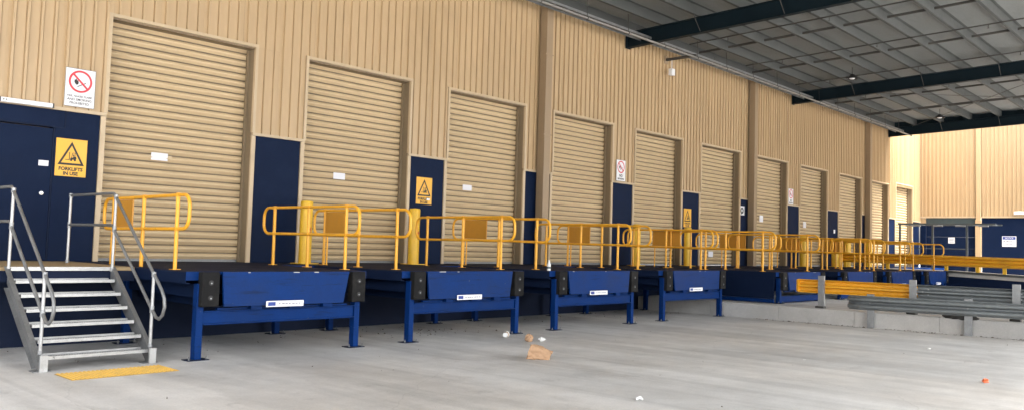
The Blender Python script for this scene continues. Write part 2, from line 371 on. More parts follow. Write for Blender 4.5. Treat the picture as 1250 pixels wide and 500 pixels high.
for i, (x, w_) in enumerate(zip(DX, DW)):
    top = DT + (0.15 if i == 10 else 0)
    dr = bpy.data.objects.new('roller_door', None); COL.objects.link(dr); dr.parent = wh; dr.location = (x, 0.30, DECK); dr.empty_display_size = .2
    me = slat_mesh(round(w_, 2)); z = 0.09
    k = 0
    lift = 0.0
    while z < top - DECK + .1:
        s_ = obj('slat', me, dr, (0, random.uniform(-.004, .004), z), (random.gauss(0, .02), random.gauss(0, .0004), 0)); z += 0.137; k += 1
    mb = MB().box(0.02, w_ - .02, -.03, .02, 0.003, 0.05); part('bottom_bar', mb, 'galv_dull', dr)
    mb = MB().box(.002, w_ - .002, -.01, .05, top - DECK - .02, top - DECK + .2); part('shutter_box', mb, 'rod', dr)
    # opening frame: reveals, guides and cream angles
    fr = bpy.data.objects.new('door_frame', None); COL.objects.link(fr); fr.parent = wh; fr.location = (x, 0, DECK); fr.empty_display_size = .2
    h = top - DECK
    part('reveal', MB().box(-.09, 0, 0.031, 0.355, 0, h), 'reveal', fr)
    part('reveal', MB().box(w_, w_ + .09, 0.031, 0.355, 0, h), 'reveal', fr)
    part('head_lining', MB().box(0.001, w_ - .001, 0.02, 0.355, h - .04, h), 'reveal', fr)
    part('door_guide', MB().box(0.002, .045, 0.2, 0.26, 0, h - .05), 'reveal', fr)
    part('door_guide', MB().box(w_ - .045, w_ - .002, 0.2, 0.26, 0, h - .05), 'reveal', fr)
    zl = PZ - DECK
    part('edge_trim', MB().box(-.055, .006, -.042, .03, zl + .03, h + .05), 'trim', fr)
    part('edge_trim', MB().box(w_ - .006, w_ + .055, -.042, .03, zl + .03, h + .05), 'trim', fr)
    part('head_trim', MB().box(.006, w_ - .006, -.045, .019, h - .015, h + .045), 'trim', fr)
    part('edge_trim', MB().box(-.088, -.004, -.012, .03, 0, zl - .035), 'trim', fr)
    part('edge_trim', MB().box(w_ + .004, w_ + .088, -.012, .03, 0, zl - .035), 'trim', fr)
# personnel door at the head of the stairs
pd = bpy.data.objects.new('personnel_door', None); COL.objects.link(pd); pd.parent = wh; pd.location = (4.0, 0, DECK); pd.empty_display_size = .2
part('door_leaf', MB().box(0.01, .93, 0.035, 0.085, 0.01, 2.18), 'navy', pd)
part('door_stop', MB().box(.936, .956, 0.03, 0.1, 0, 2.215), 'navy_base', pd)
mb = MB(); mb.lathe([(0.0, 0), (.034, 0), (.036, .006), (.03, .014), (.012, .016), (.010, .03), (0, .03)], 0, 0, 0, 20)
part('lock', mb, 'chrome', pd, (.81, .034, 1.1), True, (math.radians(90), 0, 0))
part('tag', MB().box(.74, .89, .030, .034, 1.55, 1.64), 'paper', pd)
part('cover_strip', MB().box(-.3, 1.11, .008, .02, 2.2, 2.215), 'navy_base', pd)
part('cover_strip', MB().box(1.095, 1.11, .008, .02, 2.217, 2.49), 'navy_base', pd)
# columns and their top plates
for x in (17.06, 29.38, 41.62, 4.75 - 10):
    part('column', MB().bbox(x, x + .26, -.30, -.003 - .045, DECK + .0, 8.28, .008), 'column', wh)
    part('column_cap', MB().box(x - .25, x + .5, -.34, -.05, 8.285, 8.40), 'rafter', wh)
for z in (6.9, 4.7, 2.2):
    part('pipe_clip', MB().box(17.02, 17.35, -.31, -.29, z, z + .03), 'column', wh)
# dock wall and dock floor
part('dock_wall', MB().box(-9, wallx(13.4) + .1, -1.42, -1.2, -.03, DECK - .16), 'navy_base', wh)
part('dock_wall', MB().box(wallx(13.4) + .1, XE, -1.42, -1.2, -.03, DECK - .16), 'navy_base', wh)
part('dock_floor', MB().box(-9, XE, -1.44, 0.42, DECK - .16, DECK - .004), 'deck', wh)
part('dock_edge_angle', MB().box(5.1, XE, -1.462, -1.442, DECK - .17, DECK - .002), 'blue', wh)
part('roof', MB().box(-9, XE + 14, .47, 40, WT - .3, WT - .05), 'purlin', wh)

# ------------------------------------------------------------------ far wing closing the yard
fw = thing('side_building', 'bright cream cladded building closing the far end of the yard with navy doors below', 'building', (XE, 0, 0), math.radians(-90))
# local x runs along -Y world, local y into the building (+X world)
def fx(y): return -y
fc = part('cladding', MB().box(fx(14.8), fx(-6), .1, .3, 4.0, WT), 'reveal', fw)
a = fx(14.86)
while a < fx(-6) - 1e-3:
    b_ = min(fx(-6), a + RP * 4)
    part('cladding_sheet', rib_sheet(a, b_, 4.0, WT, fx(14.86) + .1), 'cream', fc); a = b_
part('flashing', MB().box(fx(14.86), fx(-6), -.04, -.001 - .028, 3.95, 4.04), 'trim', fw)
part('shutter_header', MB().box(fx(14.55), fx(12.03), .05, .25, 3.55, 3.97), 'teal', fw)
part('wall_panel', MB().box(fx(14.86), fx(14.56), .0, .25, UP, 3.6), 'navy', fw)
part('corner_trim', MB().box(fx(14.86), fx(14.56), .0, .25, 3.605, 3.945), 'cream', fw)
for k in range(5):
    part('door_panel', MB().box(fx(14.55), fx(12.03), .08, .12, UP + .02 + k * .63, UP + .02 + k * .63 + .622), 'navy', fw)
part('wall_panel', MB().box(fx(11.74), fx(-6), .03, .25, UP, 3.97), 'navy', fw)
part('post', MB().bbox(fx(12.02), fx(11.75), -.16, .05, UP, 3.85, .01), 'cream', fw)
part('post_casing', MB().bbox(fx(12.0), fx(11.77), -.09, -.03, 3.86, WT, .01), 'cream', fw)
lt = part('wall_lamp', MB().bbox(fx(10.2), fx(9.0), -.14, -.031, 4.12, 4.28, .02), 'white', fw)

# ------------------------------------------------------------------ canopy
SL = 0.0345
def zr(y): return 8.40 + SL * (D - y)           # underside of the purlins
CX0, CX1, CY0 = -2.2, 45.25, -7.2  # unseen left and front ends are placed for the light they let in
cn = thing('canopy', 'dark underside of the steel canopy roof with rafters and purlins over the docks', 'canopy', (0, D, 0))
def slab(x0, x1, y0, y1, za, zb, mbx=None):       # box that follows the roof slope; za, zb above the purlin plane; y world
    mbx = mbx or MB()
    v = []
    for z_ in (za, zb):
        for x, y in ((x0, y0), (x1, y0), (x1, y1), (x0, y1)): v.append((x, y - D, zr(y) + z_))
    return mbx.add(v, [(0, 3, 2, 1), (4, 5, 6, 7), (0, 1, 5, 4), (1, 2, 6, 5), (2, 3, 7, 6), (3, 0, 4, 7)])
# insulation blanket, sagging a little between the purlins
PY = [13.53 - 1.28 * k for k in range(12)]
PY = [y for y in PY if y > CY0 + .25]
yb = [D - .05] + PY + [CY0]
nx = 70; rows = []
for a, b_ in zip(yb[:-1], yb[1:]):
    for q in range(4):
        t = q / 4; y = a + (b_ - a) * t; rows.append((y, -0.045 * math.sin(math.pi * t)))
rows.append((CY0, 0))
mb = MB(); rg = random.Random(3)
for y, s_ in rows:
    for i in range(nx + 1):
        x = CX0 + (CX1 - CX0) * i / nx
        mb.v.append((x, y - D, zr(y) + .297 + s_ * rg.uniform(.5, 1.4)))
for r in range(len(rows) - 1):
    for i in range(nx):
        o = r * (nx + 1) + i; mb.f.append((o, o + 1, o + nx + 2, o + nx + 1))
part('insulation', mb, 'foil', cn, smooth=True)
part('roof_sheet', slab(CX0, CX1, CY0, D - .02, .36, .40), 'purlin', cn)
for y in PY + [14.62]:
    mb = MB()
    slab(CX0, CX1, y - .004, y + .004, 0.002, .29, mb); slab(CX0, CX1, y + .004, y + .085, 0, .004, mb); slab(CX0, CX1, y - .085, y - .004, .286, .29, mb)
    part('purlin', mb, 'purlin', cn)
RX = [-14.8, -2.8, 9.2, 21.25, 33.3, 45.05]
for x in RX:
    mb = MB()
    slab(x - .1, x + .1, CY0, D - .06, -.022, -.004, mb); slab(x - .1, x + .1, CY0, D - .06, -.475, -.455, mb); slab(x - .006, x + .006, CY0, D - .06, -.455, -.022, mb)
    mb.box(x - .13, x + .13, -.058, -.048, zr(D) - .5, zr(D) + .02)
    rf = part('rafter', mb, 'rafter', cn)
    for y in PY[1::2]:
        mb = MB(); mb.tube([(x - .06, y - D, zr(y) - .44), (x - .5, y - D, zr(y) + .01)], .012, 6); part('fly_brace', mb, 'rod', rf)
        mb = MB(); mb.tube([(x + .06, y - D, zr(y) - .44), (x + .5, y - D, zr(y) + .01)], .012, 6); part('fly_brace', mb, 'rod', rf)
bx_ = []
for a, b_ in zip(RX[:-1], RX[1:]): bx_ += [a + (b_ - a) * .32, a + (b_ - a) * .645]
for x in bx_:
    if x < 8: continue
    for a, b_ in zip([14.62] + PY[:-1], PY):
        part('bridging', slab(x - .02, x + .02, b_ + .004, a - .09, .04, .11), 'rod', cn)
# end fascia
fa = MB(); n = 90
for i in range(n + 1):
    y = CY0 + (D - .1 - CY0) * i / n
    d_ = .02 if i % 2 else 0
    fa.v += [(CX1 + .02 + d_, y - D, zr(y) - .42), (CX1 + .02 + d_, y - D, zr(y) + .42)]
fa.f = [(2 * i, 2 * i + 2, 2 * i + 3, 2 * i + 1) for i in range(n)]
part('end_fascia', fa, 'rafter', cn)
part('front_fascia', MB().box(CX0, CX1, CY0 - D - .03, CY0 - D, zr(CY0) - .1, zr(CY0) + .42), 'rafter', cn)
# wind bracing rods in the end bay
mb = MB(); mb.tube([(33.5, 13.6 - D, zr(13.6) - .06), (44.8, 4.0 - D, zr(4.0) - .06)], .011, 6); part('brace_rod', mb, 'rod', cn)
mb = MB(); mb.tube([(44.8, 13.6 - D, zr(13.6) - .08), (33.5, 4.0 - D, zr(4.0) - .08)], .011, 6); part('brace_rod', mb, 'rod', cn)
# cross pipes slung under the purlins
names = {11.2: 'left of', 15.2: 'x', 19.2: 'x'}
PIPES = [(23.5, 'thin sprinkler pipe slung under the canopy, nearest of the set to the first rafter'), (27.4, 'thin sprinkler pipe under the canopy midway between the two long rafters'),
         (31.6, 'thin sprinkler pipe under the canopy just before the second long rafter'), (35.4, 'thin sprinkler pipe under the canopy just past the second long rafter'), (39.9, 'thin sprinkler pipe crossing the far canopy bay above the far lamp')]
for x, lab in PIPES:
    t = thing('sprinkler_pipe', lab, 'pipe', (x, D, 0), 0, 'sprinkler pipes under the canopy')
    mb = MB(); mb.tube([(0, -.9, zr(D - .9) - .05), (0, CY0 + .4 - D, zr(CY0 + .4) - .05)], .021, 8); part('pipe_run', mb, 'rod', t, smooth=True)
    for y in (12.6, 9.4, 6.2):
        mb = MB(); mb.tube([(0, y - D, zr(y) - .05), (0, y - D, zr(y) - .16)], .012, 6); mb.lathe([(0, 0), (.03, 0), (.03, .008), (0, .008)], 0, y - D, zr(y) - .17, 8)
        part('sprinkler_head', mb, 'rod', t)
# long pipe below the rafter ends, with hangers, and the cable ladder beside it
t = thing('conduit_pipe', 'long pale steel pipe running along the wall top below the canopy rafters', 'pipe', (0, 13.7, 0))
mb = MB(); mb.tube([(-9, 0, 7.9), (15, 0, 7.9), (45.0, 0, 7.9)], .035, 10); part('pipe_run', mb, 'pipe', t, smooth=True)
x = 9.9
while x < 44.5:
    mb = MB(); mb.tube([(x, 0, 7.92), (x, 0.02, zr(13.7) + .02)], .009, 6); mb.tube([(x - .012, 0, 7.9), (x + .012, 0, 7.9)], .045, 10); part('hanger', mb, 'rod', t); x += 1.95
t = thing('cable_ladder', 'galvanised cable ladder hung above the long pipe along the wall top', 'cable tray', (0, 14.15, 8.08))
mb = MB().box(8, 44.6, -.2, -.185, 0, .07); part('side_rail', mb, 'galv_dull', t)
mb = MB().box(8, 44.6, .185, .2, 0, .07); part('side_rail', mb, 'galv_dull', t)
rung = MB().box(-.02, .02, -.184, .184, .01, .03).mesh('rung', M['galv_dull']); x = 8.3
while x < 44.5: obj('rung', rung, t, (x, 0, 0)); x += .6
mb = MB()
for q in range(5): mb.tube([(8, -.12 + q * .055, .045), (26, -.11 + q * .05, .045), (44.5, -.12 + q * .055, .045)], .014, 6)
part('cables', mb, 'rod', t)['kind'] = 'stuff'
x = 9.0
while x < 44.5:
    mb = MB(); mb.tube([(x, .19, .05), (x, .19, zr(14.34) + .02 - 8.08)], .006, 6); part('hanger', mb, 'rod', t); x += 2.4
# bracket with the white box
t = thing('wall_bracket', 'brown bracket arm at the wall top with a small white box hanging from its end', 'bracket', (23.5, 0, 0.1))
mb = MB().box(-.04, .04, 13.72, 14.83, 7.84, 7.92); part('arm', mb, 'rod', t)
part('arm_plate', MB().box(-.12, .12, 14.83, 14.842, 7.74, 8.0), 'column', t)
mb = MB(); mb.tube([(0, 14.62, 7.84), (0, 14.62, 7.55)], .012, 6); part('stem', mb, 'white', t)
part('box', MB().bbox(-.1, .1, 14.55, 14.69, 7.33, 7.55, .015), 'white', t)
# high-bay lamps
def lamp(x, y, lab):
    t = thing('high_bay_lamp', lab, 'lamp', (x, y, zr(y) - .42), 0, 'lamps under the canopy')
    mb = MB(); mb.tube([(0, 0, .16), (0, 0, .42)], .012, 6); part('stem', mb, 'rod', t)
    mb = MB(); mb.lathe([(0, .17), (.08, .16), (.1, .12), (.22, .04), (.23, 0), (.2, 0), (.09, .1), (0, .1)], 0, 0, 0, 20); part('shade', mb, 'black', t, smooth=True)
    mb = MB(); mb.lathe([(0, -.015), (.07, -.01), (.1, .01), (.1, .03), (0, .04)], 0, 0, 0, 16); part('diffuser', mb, 'white', t, smooth=True)
lamp(30.4, 11.3, 'round black lamp hanging under the canopy before the second long rafter')
lamp(41.1, 11.3, 'round black lamp hanging in the far canopy bay')

# ================================================================== LOADING DOCKS
def make_dock(name, label, L, W, yf, gz, walk):
    """dock leveller frame; local origin on the ground under the front left leg, y=0 at the front"""
    t = thing(name, label, 'loading dock', (L, yf, gz), 0, 'blue steel loading docks')
    T = DECK - gz; back = (13.4 - yf) - .02
    x0, x1 = -.2, W + .19
    # deck plate with side channels, whose navy has the shade put into the colour
    part('deck_plate', MB().box(x0, x1, .03, back, T - .014, T), 'deck', t)
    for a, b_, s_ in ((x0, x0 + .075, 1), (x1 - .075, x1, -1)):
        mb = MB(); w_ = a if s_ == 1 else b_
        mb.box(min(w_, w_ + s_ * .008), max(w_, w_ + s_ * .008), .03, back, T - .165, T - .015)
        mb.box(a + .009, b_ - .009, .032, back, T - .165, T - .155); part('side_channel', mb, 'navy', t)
    part('front_angle', MB().box(x0 + .002, .235, .015, .029, T - .12, T - .002), 'blue', t)
    part('front_angle', MB().box(W - .17, x1 - .002, .015, .029, T - .12, T - .002), 'blue', t)
    if walk:                    # narrow side walkway at the back carrying the next handrail
        part('walkway_plate', MB().box(x1 + .002, x1 + walk, 11.0 - yf, back, T - .05, T - .001), 'deck', t)
    # leveller box; under-deck shade is painted into its navy sides
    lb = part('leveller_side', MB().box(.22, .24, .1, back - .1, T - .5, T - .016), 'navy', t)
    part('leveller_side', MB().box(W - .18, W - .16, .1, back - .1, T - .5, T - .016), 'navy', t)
    part('leveller_floor', MB().box(.242, W - .182, .1, back - .1, T - .5, T - .48), 'navy_base', t)
    # hanging lip: flat plate, sides cut in towards the bottom right
    lip = MB(); zt, zb = T - .004, T - .475
    lip.loft([[(.27, -.10, zt), (W - .23, -.10, zt), (W - .36, -.155, zb), (.285, -.155, zb)], [(.27, -.065, zt), (W - .23, -.065, zt), (W - .36, -.115, zb), (.285, -.115, zb)]])
    lp = part('lip', lip, 'blue', t)
    mb = MB().tube([(.25, -.045, T - .02), (W - .2, -.045, T - .02)], .02, 10); part('hinge', mb, 'blue', t, smooth=True)
    for q in range(random.randint(2, 4)):
        xx = random.uniform(.35, W - .5); ww = random.uniform(.03, .16)
        part('bare_edge', MB().box(xx, xx + ww, -.1035, -.098, T - .016, T - .003), 'galv', lp)
    for xx in (.72, 1.35, 1.93):
        part('lip_keeper', MB().box(xx, xx + .17, -.11, -.03, T - .53, T - .478), 'blue', t)
    part('keeper_bar', MB().box(.25, W - .2, -.028, .03, T - .53, T - .50), 'blue', t)
    sx = .92
    st = part('sticker', MB().box(sx, sx + .62, -.171, -.167, T - .50, T - .415), 'white', t)
    part('sticker_print', MB().box(sx + .03, sx + .15, -.174, -.172, T - .485, T - .43), 'pblue', st)
    mb = MB()
    for q in range(7): mb.box(sx + .2 + q * .056, sx + .2 + q * .056 + (.03, .045, .038)[q % 3], -.174, -.172, T - .465, T - .45)
    part('sticker_print', mb, 'pgrey', st)['kind'] = 'stuff'
    # cross beam (channel)
    bz0, bz1 = (T - .725, T - .535) if gz == 0 else (.03, .2)
    mb = MB().box(.052, W - .052, .0, .01, bz0 + .013, bz1 - .013).box(.052, W - .052, -.045, .01, bz1 - .012, bz1).box(.052, W - .052, -.045, .01, bz0, bz0 + .012)
    part('cross_beam', mb, 'blue', t)
    # legs, base plates
    for lx in (0, W):
        for ly, deep in ((0.02, 1), (back - .25, 0)):
            hw = .05
            z1 = T - .165
            mb = MB().bbox(lx - hw, lx + hw, ly - .05, ly + .07, .012, z1, .006)
            if gz == 0: mb.box(lx - hw - .004, lx + hw + .004, ly - .054, ly + .074, .31, .318)
            lg = part('leg', mb, 'blue', t)
            part('base_plate', MB().box(lx - .15, lx + .15, ly - .09, ly + .11, .0005, .0115), 'navy_base', lg)
            for sx_ in (-1, 1):
                mb = MB(); mb.lathe([(0, 0), (.014, 0), (.014, .02), (.008, .022), (.008, .045), (0, .045)], lx + sx_ * .125, ly - .05, .0116, 6); part('anchor_bolt', mb, 'galv_dull', lg)
    # rubber bumpers with recessed bolts
    for bx in (-.03, W - .17):
        bp = part('bumper', MB().bbox(bx, bx + .255, -.115, .01, T - .475, T - .004, .012), 'rubber', t)
        for zz in (T - .15, T - .355):
            mb = MB(); mb.lathe([(0, 0), (.034, 0), (.036, .003), (.026, .004), (.024, -.004), (0, -.004)], 0, 0, 0, 14)
            part('bolt_recess', mb, 'black', bp, (bx + .128, -.1155, zz), True, (math.radians(90), 0, 0))
            mb = MB(); mb.lathe([(0, 0), (.011, 0), (.011, .006), (0, .007)], 0, 0, 0, 6)
            part('bolt', mb, 'galv', bp, (bx + .132, -.1165, zz - .006), False, (math.radians(90), 0, 0))
    # bracing under the deck; the side beams are navy to paint in shade
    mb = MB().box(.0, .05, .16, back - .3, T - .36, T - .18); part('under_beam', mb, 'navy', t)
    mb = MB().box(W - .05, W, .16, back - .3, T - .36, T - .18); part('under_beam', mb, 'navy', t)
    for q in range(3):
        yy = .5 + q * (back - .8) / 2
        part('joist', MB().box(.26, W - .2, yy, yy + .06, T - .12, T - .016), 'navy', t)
    return t
ORD = ['nearest', 'second', 'third', 'fourth', 'fifth', 'sixth', 'seventh', 'eighth']
FL = [(5.55, 2.63), (9.32, 2.66), (13.18, 2.70), (17.22, 2.76), (21.2, 2.66), (25.42, 2.66), (29.35, 2.68), (33.45, 2.68)]
dlabels = ['blue steel loading dock on legs beside the galvanised stairs, nearest of the row',
           'blue steel loading dock on legs, second along from the stairs',
           'blue loading dock on legs, third from the stairs, a small bottle on its deck',
           'blue steel loading dock on legs, last one before the concrete retaining wall',
           'low blue loading dock on the raised yard, its side facing the retaining wall',
           'low blue loading dock behind the yellow stretch of guardrail, second on the raised yard',
           'low blue loading dock on the raised yard, second from the far end',
           'low blue loading dock at the far end of the row beside the ramp']
for i, (L_, W_) in enumerate(FL):
    make_dock('loading_dock', dlabels[i], L_, W_, 10.83 if i < 4 else 9.75, 0 if i < 4 else UP, (0, 0, 0, .32, .4, .42, .46, 0)[i])
# side skirt plate of the fifth dock with its orange tag
sk = thing('dock_skirt', 'navy steel skirt plate closing the side of the fifth dock above the concrete wall', 'panel', (20.985, 9.8, UP))
part('skirt_plate', MB().box(-.012, 0, 0, 3.4, .12, .66), 'navy', sk)
part('skirt_rail', MB().box(-.05, 0, 0, 3.4, .02, .115), 'blue', sk)
part('reflector', MB().box(-.03, -.013, 2.55, 2.85, .3, .42), 'panel_orange', sk)

# ================================================================== DOCK HANDRAILS
def make_rail(label, x, y0, panel, po=1.46, pw=.66):
    """three posts, two rails joined by rounded ends; local y runs along the rail from the outer post"""
    t = thing('handrail', label, 'handrail', (x, y0, DECK), 0, 'yellow dock handrails')
    r = .026; zt, zm = 1.05, .575
    for yy in (0, 1.1, 2.2):
        mb = MB().tube([(0, yy, .008), (0, yy, 1.08)], .028, 12); p_ = part('post', mb, 'yellow', t, smooth=True)
        part('foot_plate', MB().box(-.06, .06, yy - .06, yy + .06, 0, .008), 'yellow', p_)
        for zz in (zt, zm): part('fitting', MB().tube([(0, yy - .035, zz), (0, yy + .035, zz)], .034, 12), 'yellow', p_, smooth=True)
    R_ = .17; pts = []
    ya, yb_ = -.36, 2.56
    def arc(cy, cz, a0, a1):
        for k in range(7):
            a = math.radians(a0 + (a1 - a0) * k / 6); pts.append((0, cy + R_ * math.cos(a), cz + R_ * math.sin(a)))
    arc(yb_ - R_, zt - R_, 90, 0); arc(yb_ - R_, zm + R_, 0, -90); arc(ya + R_, zm + R_, -90, -180); arc(ya + R_, zt - R_, 180, 90); pts.append(pts[0])
    mb = MB().tube(pts, r, 12, cap=False); part('rail_loop', mb, 'yellow', t, smooth=True)
    if panel:
        pn = part('infill_panel', MB().box(-.004, .004, po, po + pw, zm + .03, zt - .03), 'panel_orange', t)
        for ya_ in (po - .02, po + pw): part('panel_frame', MB().box(-.012, .012, ya_, ya_ + .02, zm + .02, zt - .02), 'panel_orange', pn)
        mb = MB().tube([(0, po + pw - .06, .0), (0, po + pw - .06, zm)], .016, 8); part('stay', mb, 'yellow', t, smooth=True)
    t.rotation_euler = (random.gauss(0, .004), random.gauss(0, .005), random.gauss(0, .006))
    return t
RL = [(5.5, 1), (8.42, 0), (9.52, 1), (12.22, 0), (13.3, 1), (16.25, 0), (17.1, 1), (20.12, 0)]
rl5 = [(21.12, 'left', 5), (24.0, 'right', 5), (28.2, 'right', 6), (29.5, 'left', 7), (32.2, 'right', 7), (33.7, 'left', 8), (36.3, 'right', 8)]
on = ['nearest dock', 'second dock', 'third dock', 'fourth dock', 'fifth dock', 'sixth dock', 'seventh dock', 'farthest dock']
for k, (x, pn) in enumerate(RL):
    lab = ('yellow tube handrail with an orange infill panel on the left side of the ' if pn else 'plain yellow tube handrail on the right side of the ') + on[k // 2]
    make_rail(lab, x, 11.5, pn, 1.5)
for x, sd_, n_ in rl5:
    make_rail('plain yellow tube handrail on the outer %s side of the %s' % (sd_, on[n_ - 1]), x, 10.2, 0)
for x, l_ in ((20.36, 'between the fourth and fifth docks'), (24.26, 'between the fifth and sixth docks'), (28.3, 'between the sixth and seventh docks'), (32.3, 'between the seventh and farthest docks')):
    make_rail('yellow handrail with orange infill panel on the walkway ' + l_, x, 11.5, 1, .82, .86)

# ================================================================== BOLLARDS
def bollard(x, y, lab, r=.125):
    t = thing('bollard', lab, 'bollard', (x, y, DECK), 0, 'yellow door bollards')
    mb = MB(); mb.lathe([(r, .012), (r, 1.22), (r - .012, 1.25), (0, 1.262)], 0, 0, 0, 28); part('tube', mb, 'bollard', t, smooth=True)
    part('base_plate', MB().box(-.2, .2, -.2, .2, -.003, .012), 'bollard', t)
    return t
b1 = bollard(9.57, 14.42, 'yellow bollard at the left edge of the second roller door')
mb = MB(); mb.poly([(-.03, .55), (.0, .66), (.03, .74), (.045, .72), (.02, .64), (.05, .6), (.02, .56)], -.1262, -.128); part('paint_mark', mb, 'redscrap', b1)
b2 = bollard(12.43, 14.42, 'yellow bollard below the forklift sign at the right edge of the second roller door')
mb = MB(); mb.poly([(-.04, .6), (-.01, .7), (.03, .76), (.045, .7), (.02, .66), (.04, .58), (.0, .61)], -.1262, -.128); part('paint_mark', mb, 'redscrap', b2)
bollard(21.35, 14.42, 'yellow bollard at the left edge of the fifth roller door')
bollard(24.35, 14.42, 'yellow bollard below the forklift sign at the right edge of the fifth roller door')
bollard(33.55, 14.42, 'yellow bollard at the left edge of the eighth roller door', .16)
bollard(36.9, 14.42, 'yellow bollard at the right edge of the eighth roller door', .16)
bollard(38.3, 14.42, 'yellow bollard at the left edge of the ninth roller door', .16)
bollard(41.0, 14.42, 'yellow bollard at the right edge of the ninth roller door, beside the far column', .16)

# ================================================================== STAIRS
st = thing('access_stairs', 'galvanised steel access stairs with tube handrails up to the navy door', 'stairs', (3.66, 10.95, 0))
SW = 1.31; NR = 7; RH = DECK / NR; TG = (12.40 - 10.98) / 6
def tread_z(k): return RH * (k + 1)
def tread_y(k): return .02 + TG * k
for k in range(6):
    z, y = tread_z(k), tread_y(k)
    td = part('tread', MB().box(.025, SW - .025, y + .03, y + .235, z - .028, z - .012), 'rod', st)
    mb = MB().box(.025, SW - .025, y, y + .03, z - .036, z + .002)
    part('nosing', mb, 'tread', td)
    mb = MB().box(.025, SW - .025, y + .205, y + .236, z - .011, z + .016); part('rear_bar', mb, 'tread', td)
    mb = MB()
    for q in range(42):
        xx = .03 + q * (SW - .07) / 41; mb.box(xx, xx + .012, y - .002, y + .031, z + .0021, z + .0075)
    part('serration', mb, 'tread', td)['kind'] = 'stuff'
    mb = MB()
    for q in range(6): mb.box(.026, SW - .026, y + .05 + q * .026, y + .055 + q * .026, z - .0118, z - .004)
    part('grating_bars', mb, 'galv_dull', td)['kind'] = 'stuff'
# landing
part('landing_nosing', MB().box(.0, SW, 1.40, 1.44, DECK - .05, DECK + .002), 'tread', st)
part('landing_floor', MB().box(-2.4, 1.66, 1.442, D - 10.95 + .005, DECK - .05, DECK - .0015), 'tan', st)
part('landing_beam', MB().box(-2.4, 1.655, 1.446, 1.50, DECK - .2, DECK - .052), 'navy_base', st)
# stringers: channel plates
for x in (0, SW):
    s_ = -1 if x == 0 else 1
    mb = MB(); x0, x1 = (x - .012, x) if s_ < 0 else (x, x + .012)
    prof = [(-.03, .12), (1.42, DECK + .01), (1.42, DECK - .22), (1.36, DECK - .27), (.16, .03), (.16, .005), (.02, .005)]
    mb.loft([[(x0, y, z) for y, z in prof], [(x1, y, z) for y, z in prof]])
    # flanges
    dx0, dx1 = (x - .06, x - .012) if s_ < 0 else (x + .012, x + .06)
    for (ya, za), (yb_, zb_) in (((-.03, .12), (1.42, DECK + .01)), ((.16, .03), (1.36, DECK - .27))):
        mb.add([(dx0, ya, za), (dx1, ya, za), (dx1, yb_, zb_), (dx0, yb_, zb_), (dx0, ya, za - .01), (dx1, ya, za - .01), (dx1, yb_, zb_ - .01), (dx0, yb_, zb_ - .01)],
               [(0, 3, 2, 1), (4, 5, 6, 7), (0, 1, 5, 4), (1, 2, 6, 5), (2, 3, 7, 6), (3, 0, 4, 7)])
    part('stringer', mb, 'galv_dull', st)
    part('foot', MB().bbox(x - .045, x + .045, -.075, -.033, .0, .20, .004), 'tread', st)
    part('foot_bracket', MB().box(x - .10, x + .10, -.03, .12, .0005, .01), 'galv_dull', st)
# handrails of the stairs
def stair_rail(x, yback):
    hr = part('handrail', MB().tube([(x, yback, 2.26), (x, 1.50, 2.26), (x, 1.44, 2.235), (x, .06, 1.17), (x, -.2, .97), (x, -.29, .86), (x, -.31, .75), (x, -.26, .64), (x, -.17, .585), (x, -.08, .60), (x, .06, .70), (x, 1.36, 1.70), (x, 1.44, 1.78), (x, 1.5, 1.80), (x, yback, 1.80)], .021, 12), 'galv_dull', st, smooth=True)
    for y, z0, z1 in ((.05, .2, 1.17), (1.40, DECK - .06, 2.22), (yback, DECK, 2.27)):
        if y > 4: continue
        mb = MB().tube([(x, y, z0), (x, y, z1)], .021, 12); po = part('post', mb, 'tread', hr, smooth=True)
        for za_, zb_ in ((z1 - .05, z1 + .02), (z1 - .52, z1 - .43), (z0, z0 + .05)):
            part('fitting', MB().tube([(x, y, za_), (x, y, zb_)], .029, 12), 'galv', po, smooth=True)
stair_rail(SW + .01, 14.08 - 10.95)
stair_rail(-.01, 14.08 - 10.95)
# tactile mat
tm = thing('tactile_mat', 'yellow studded tactile mat on the concrete at the foot of the stairs', 'mat', (3.70, 10.10, 0))
part('mat_base', MB().bbox(0, 1.26, 0, .55, .001, .007, .002), 'mat_dark', tm)
mb = MB()
for i in range(25):
    for k in range(11): mb.lathe([(.019, 0), (.014, .009), (0, .0095)], .03 + i * .05, .025 + k * .05, .0068, 8)
part('studs', mb, 'mat_yellow', tm)['kind'] = 'stuff'

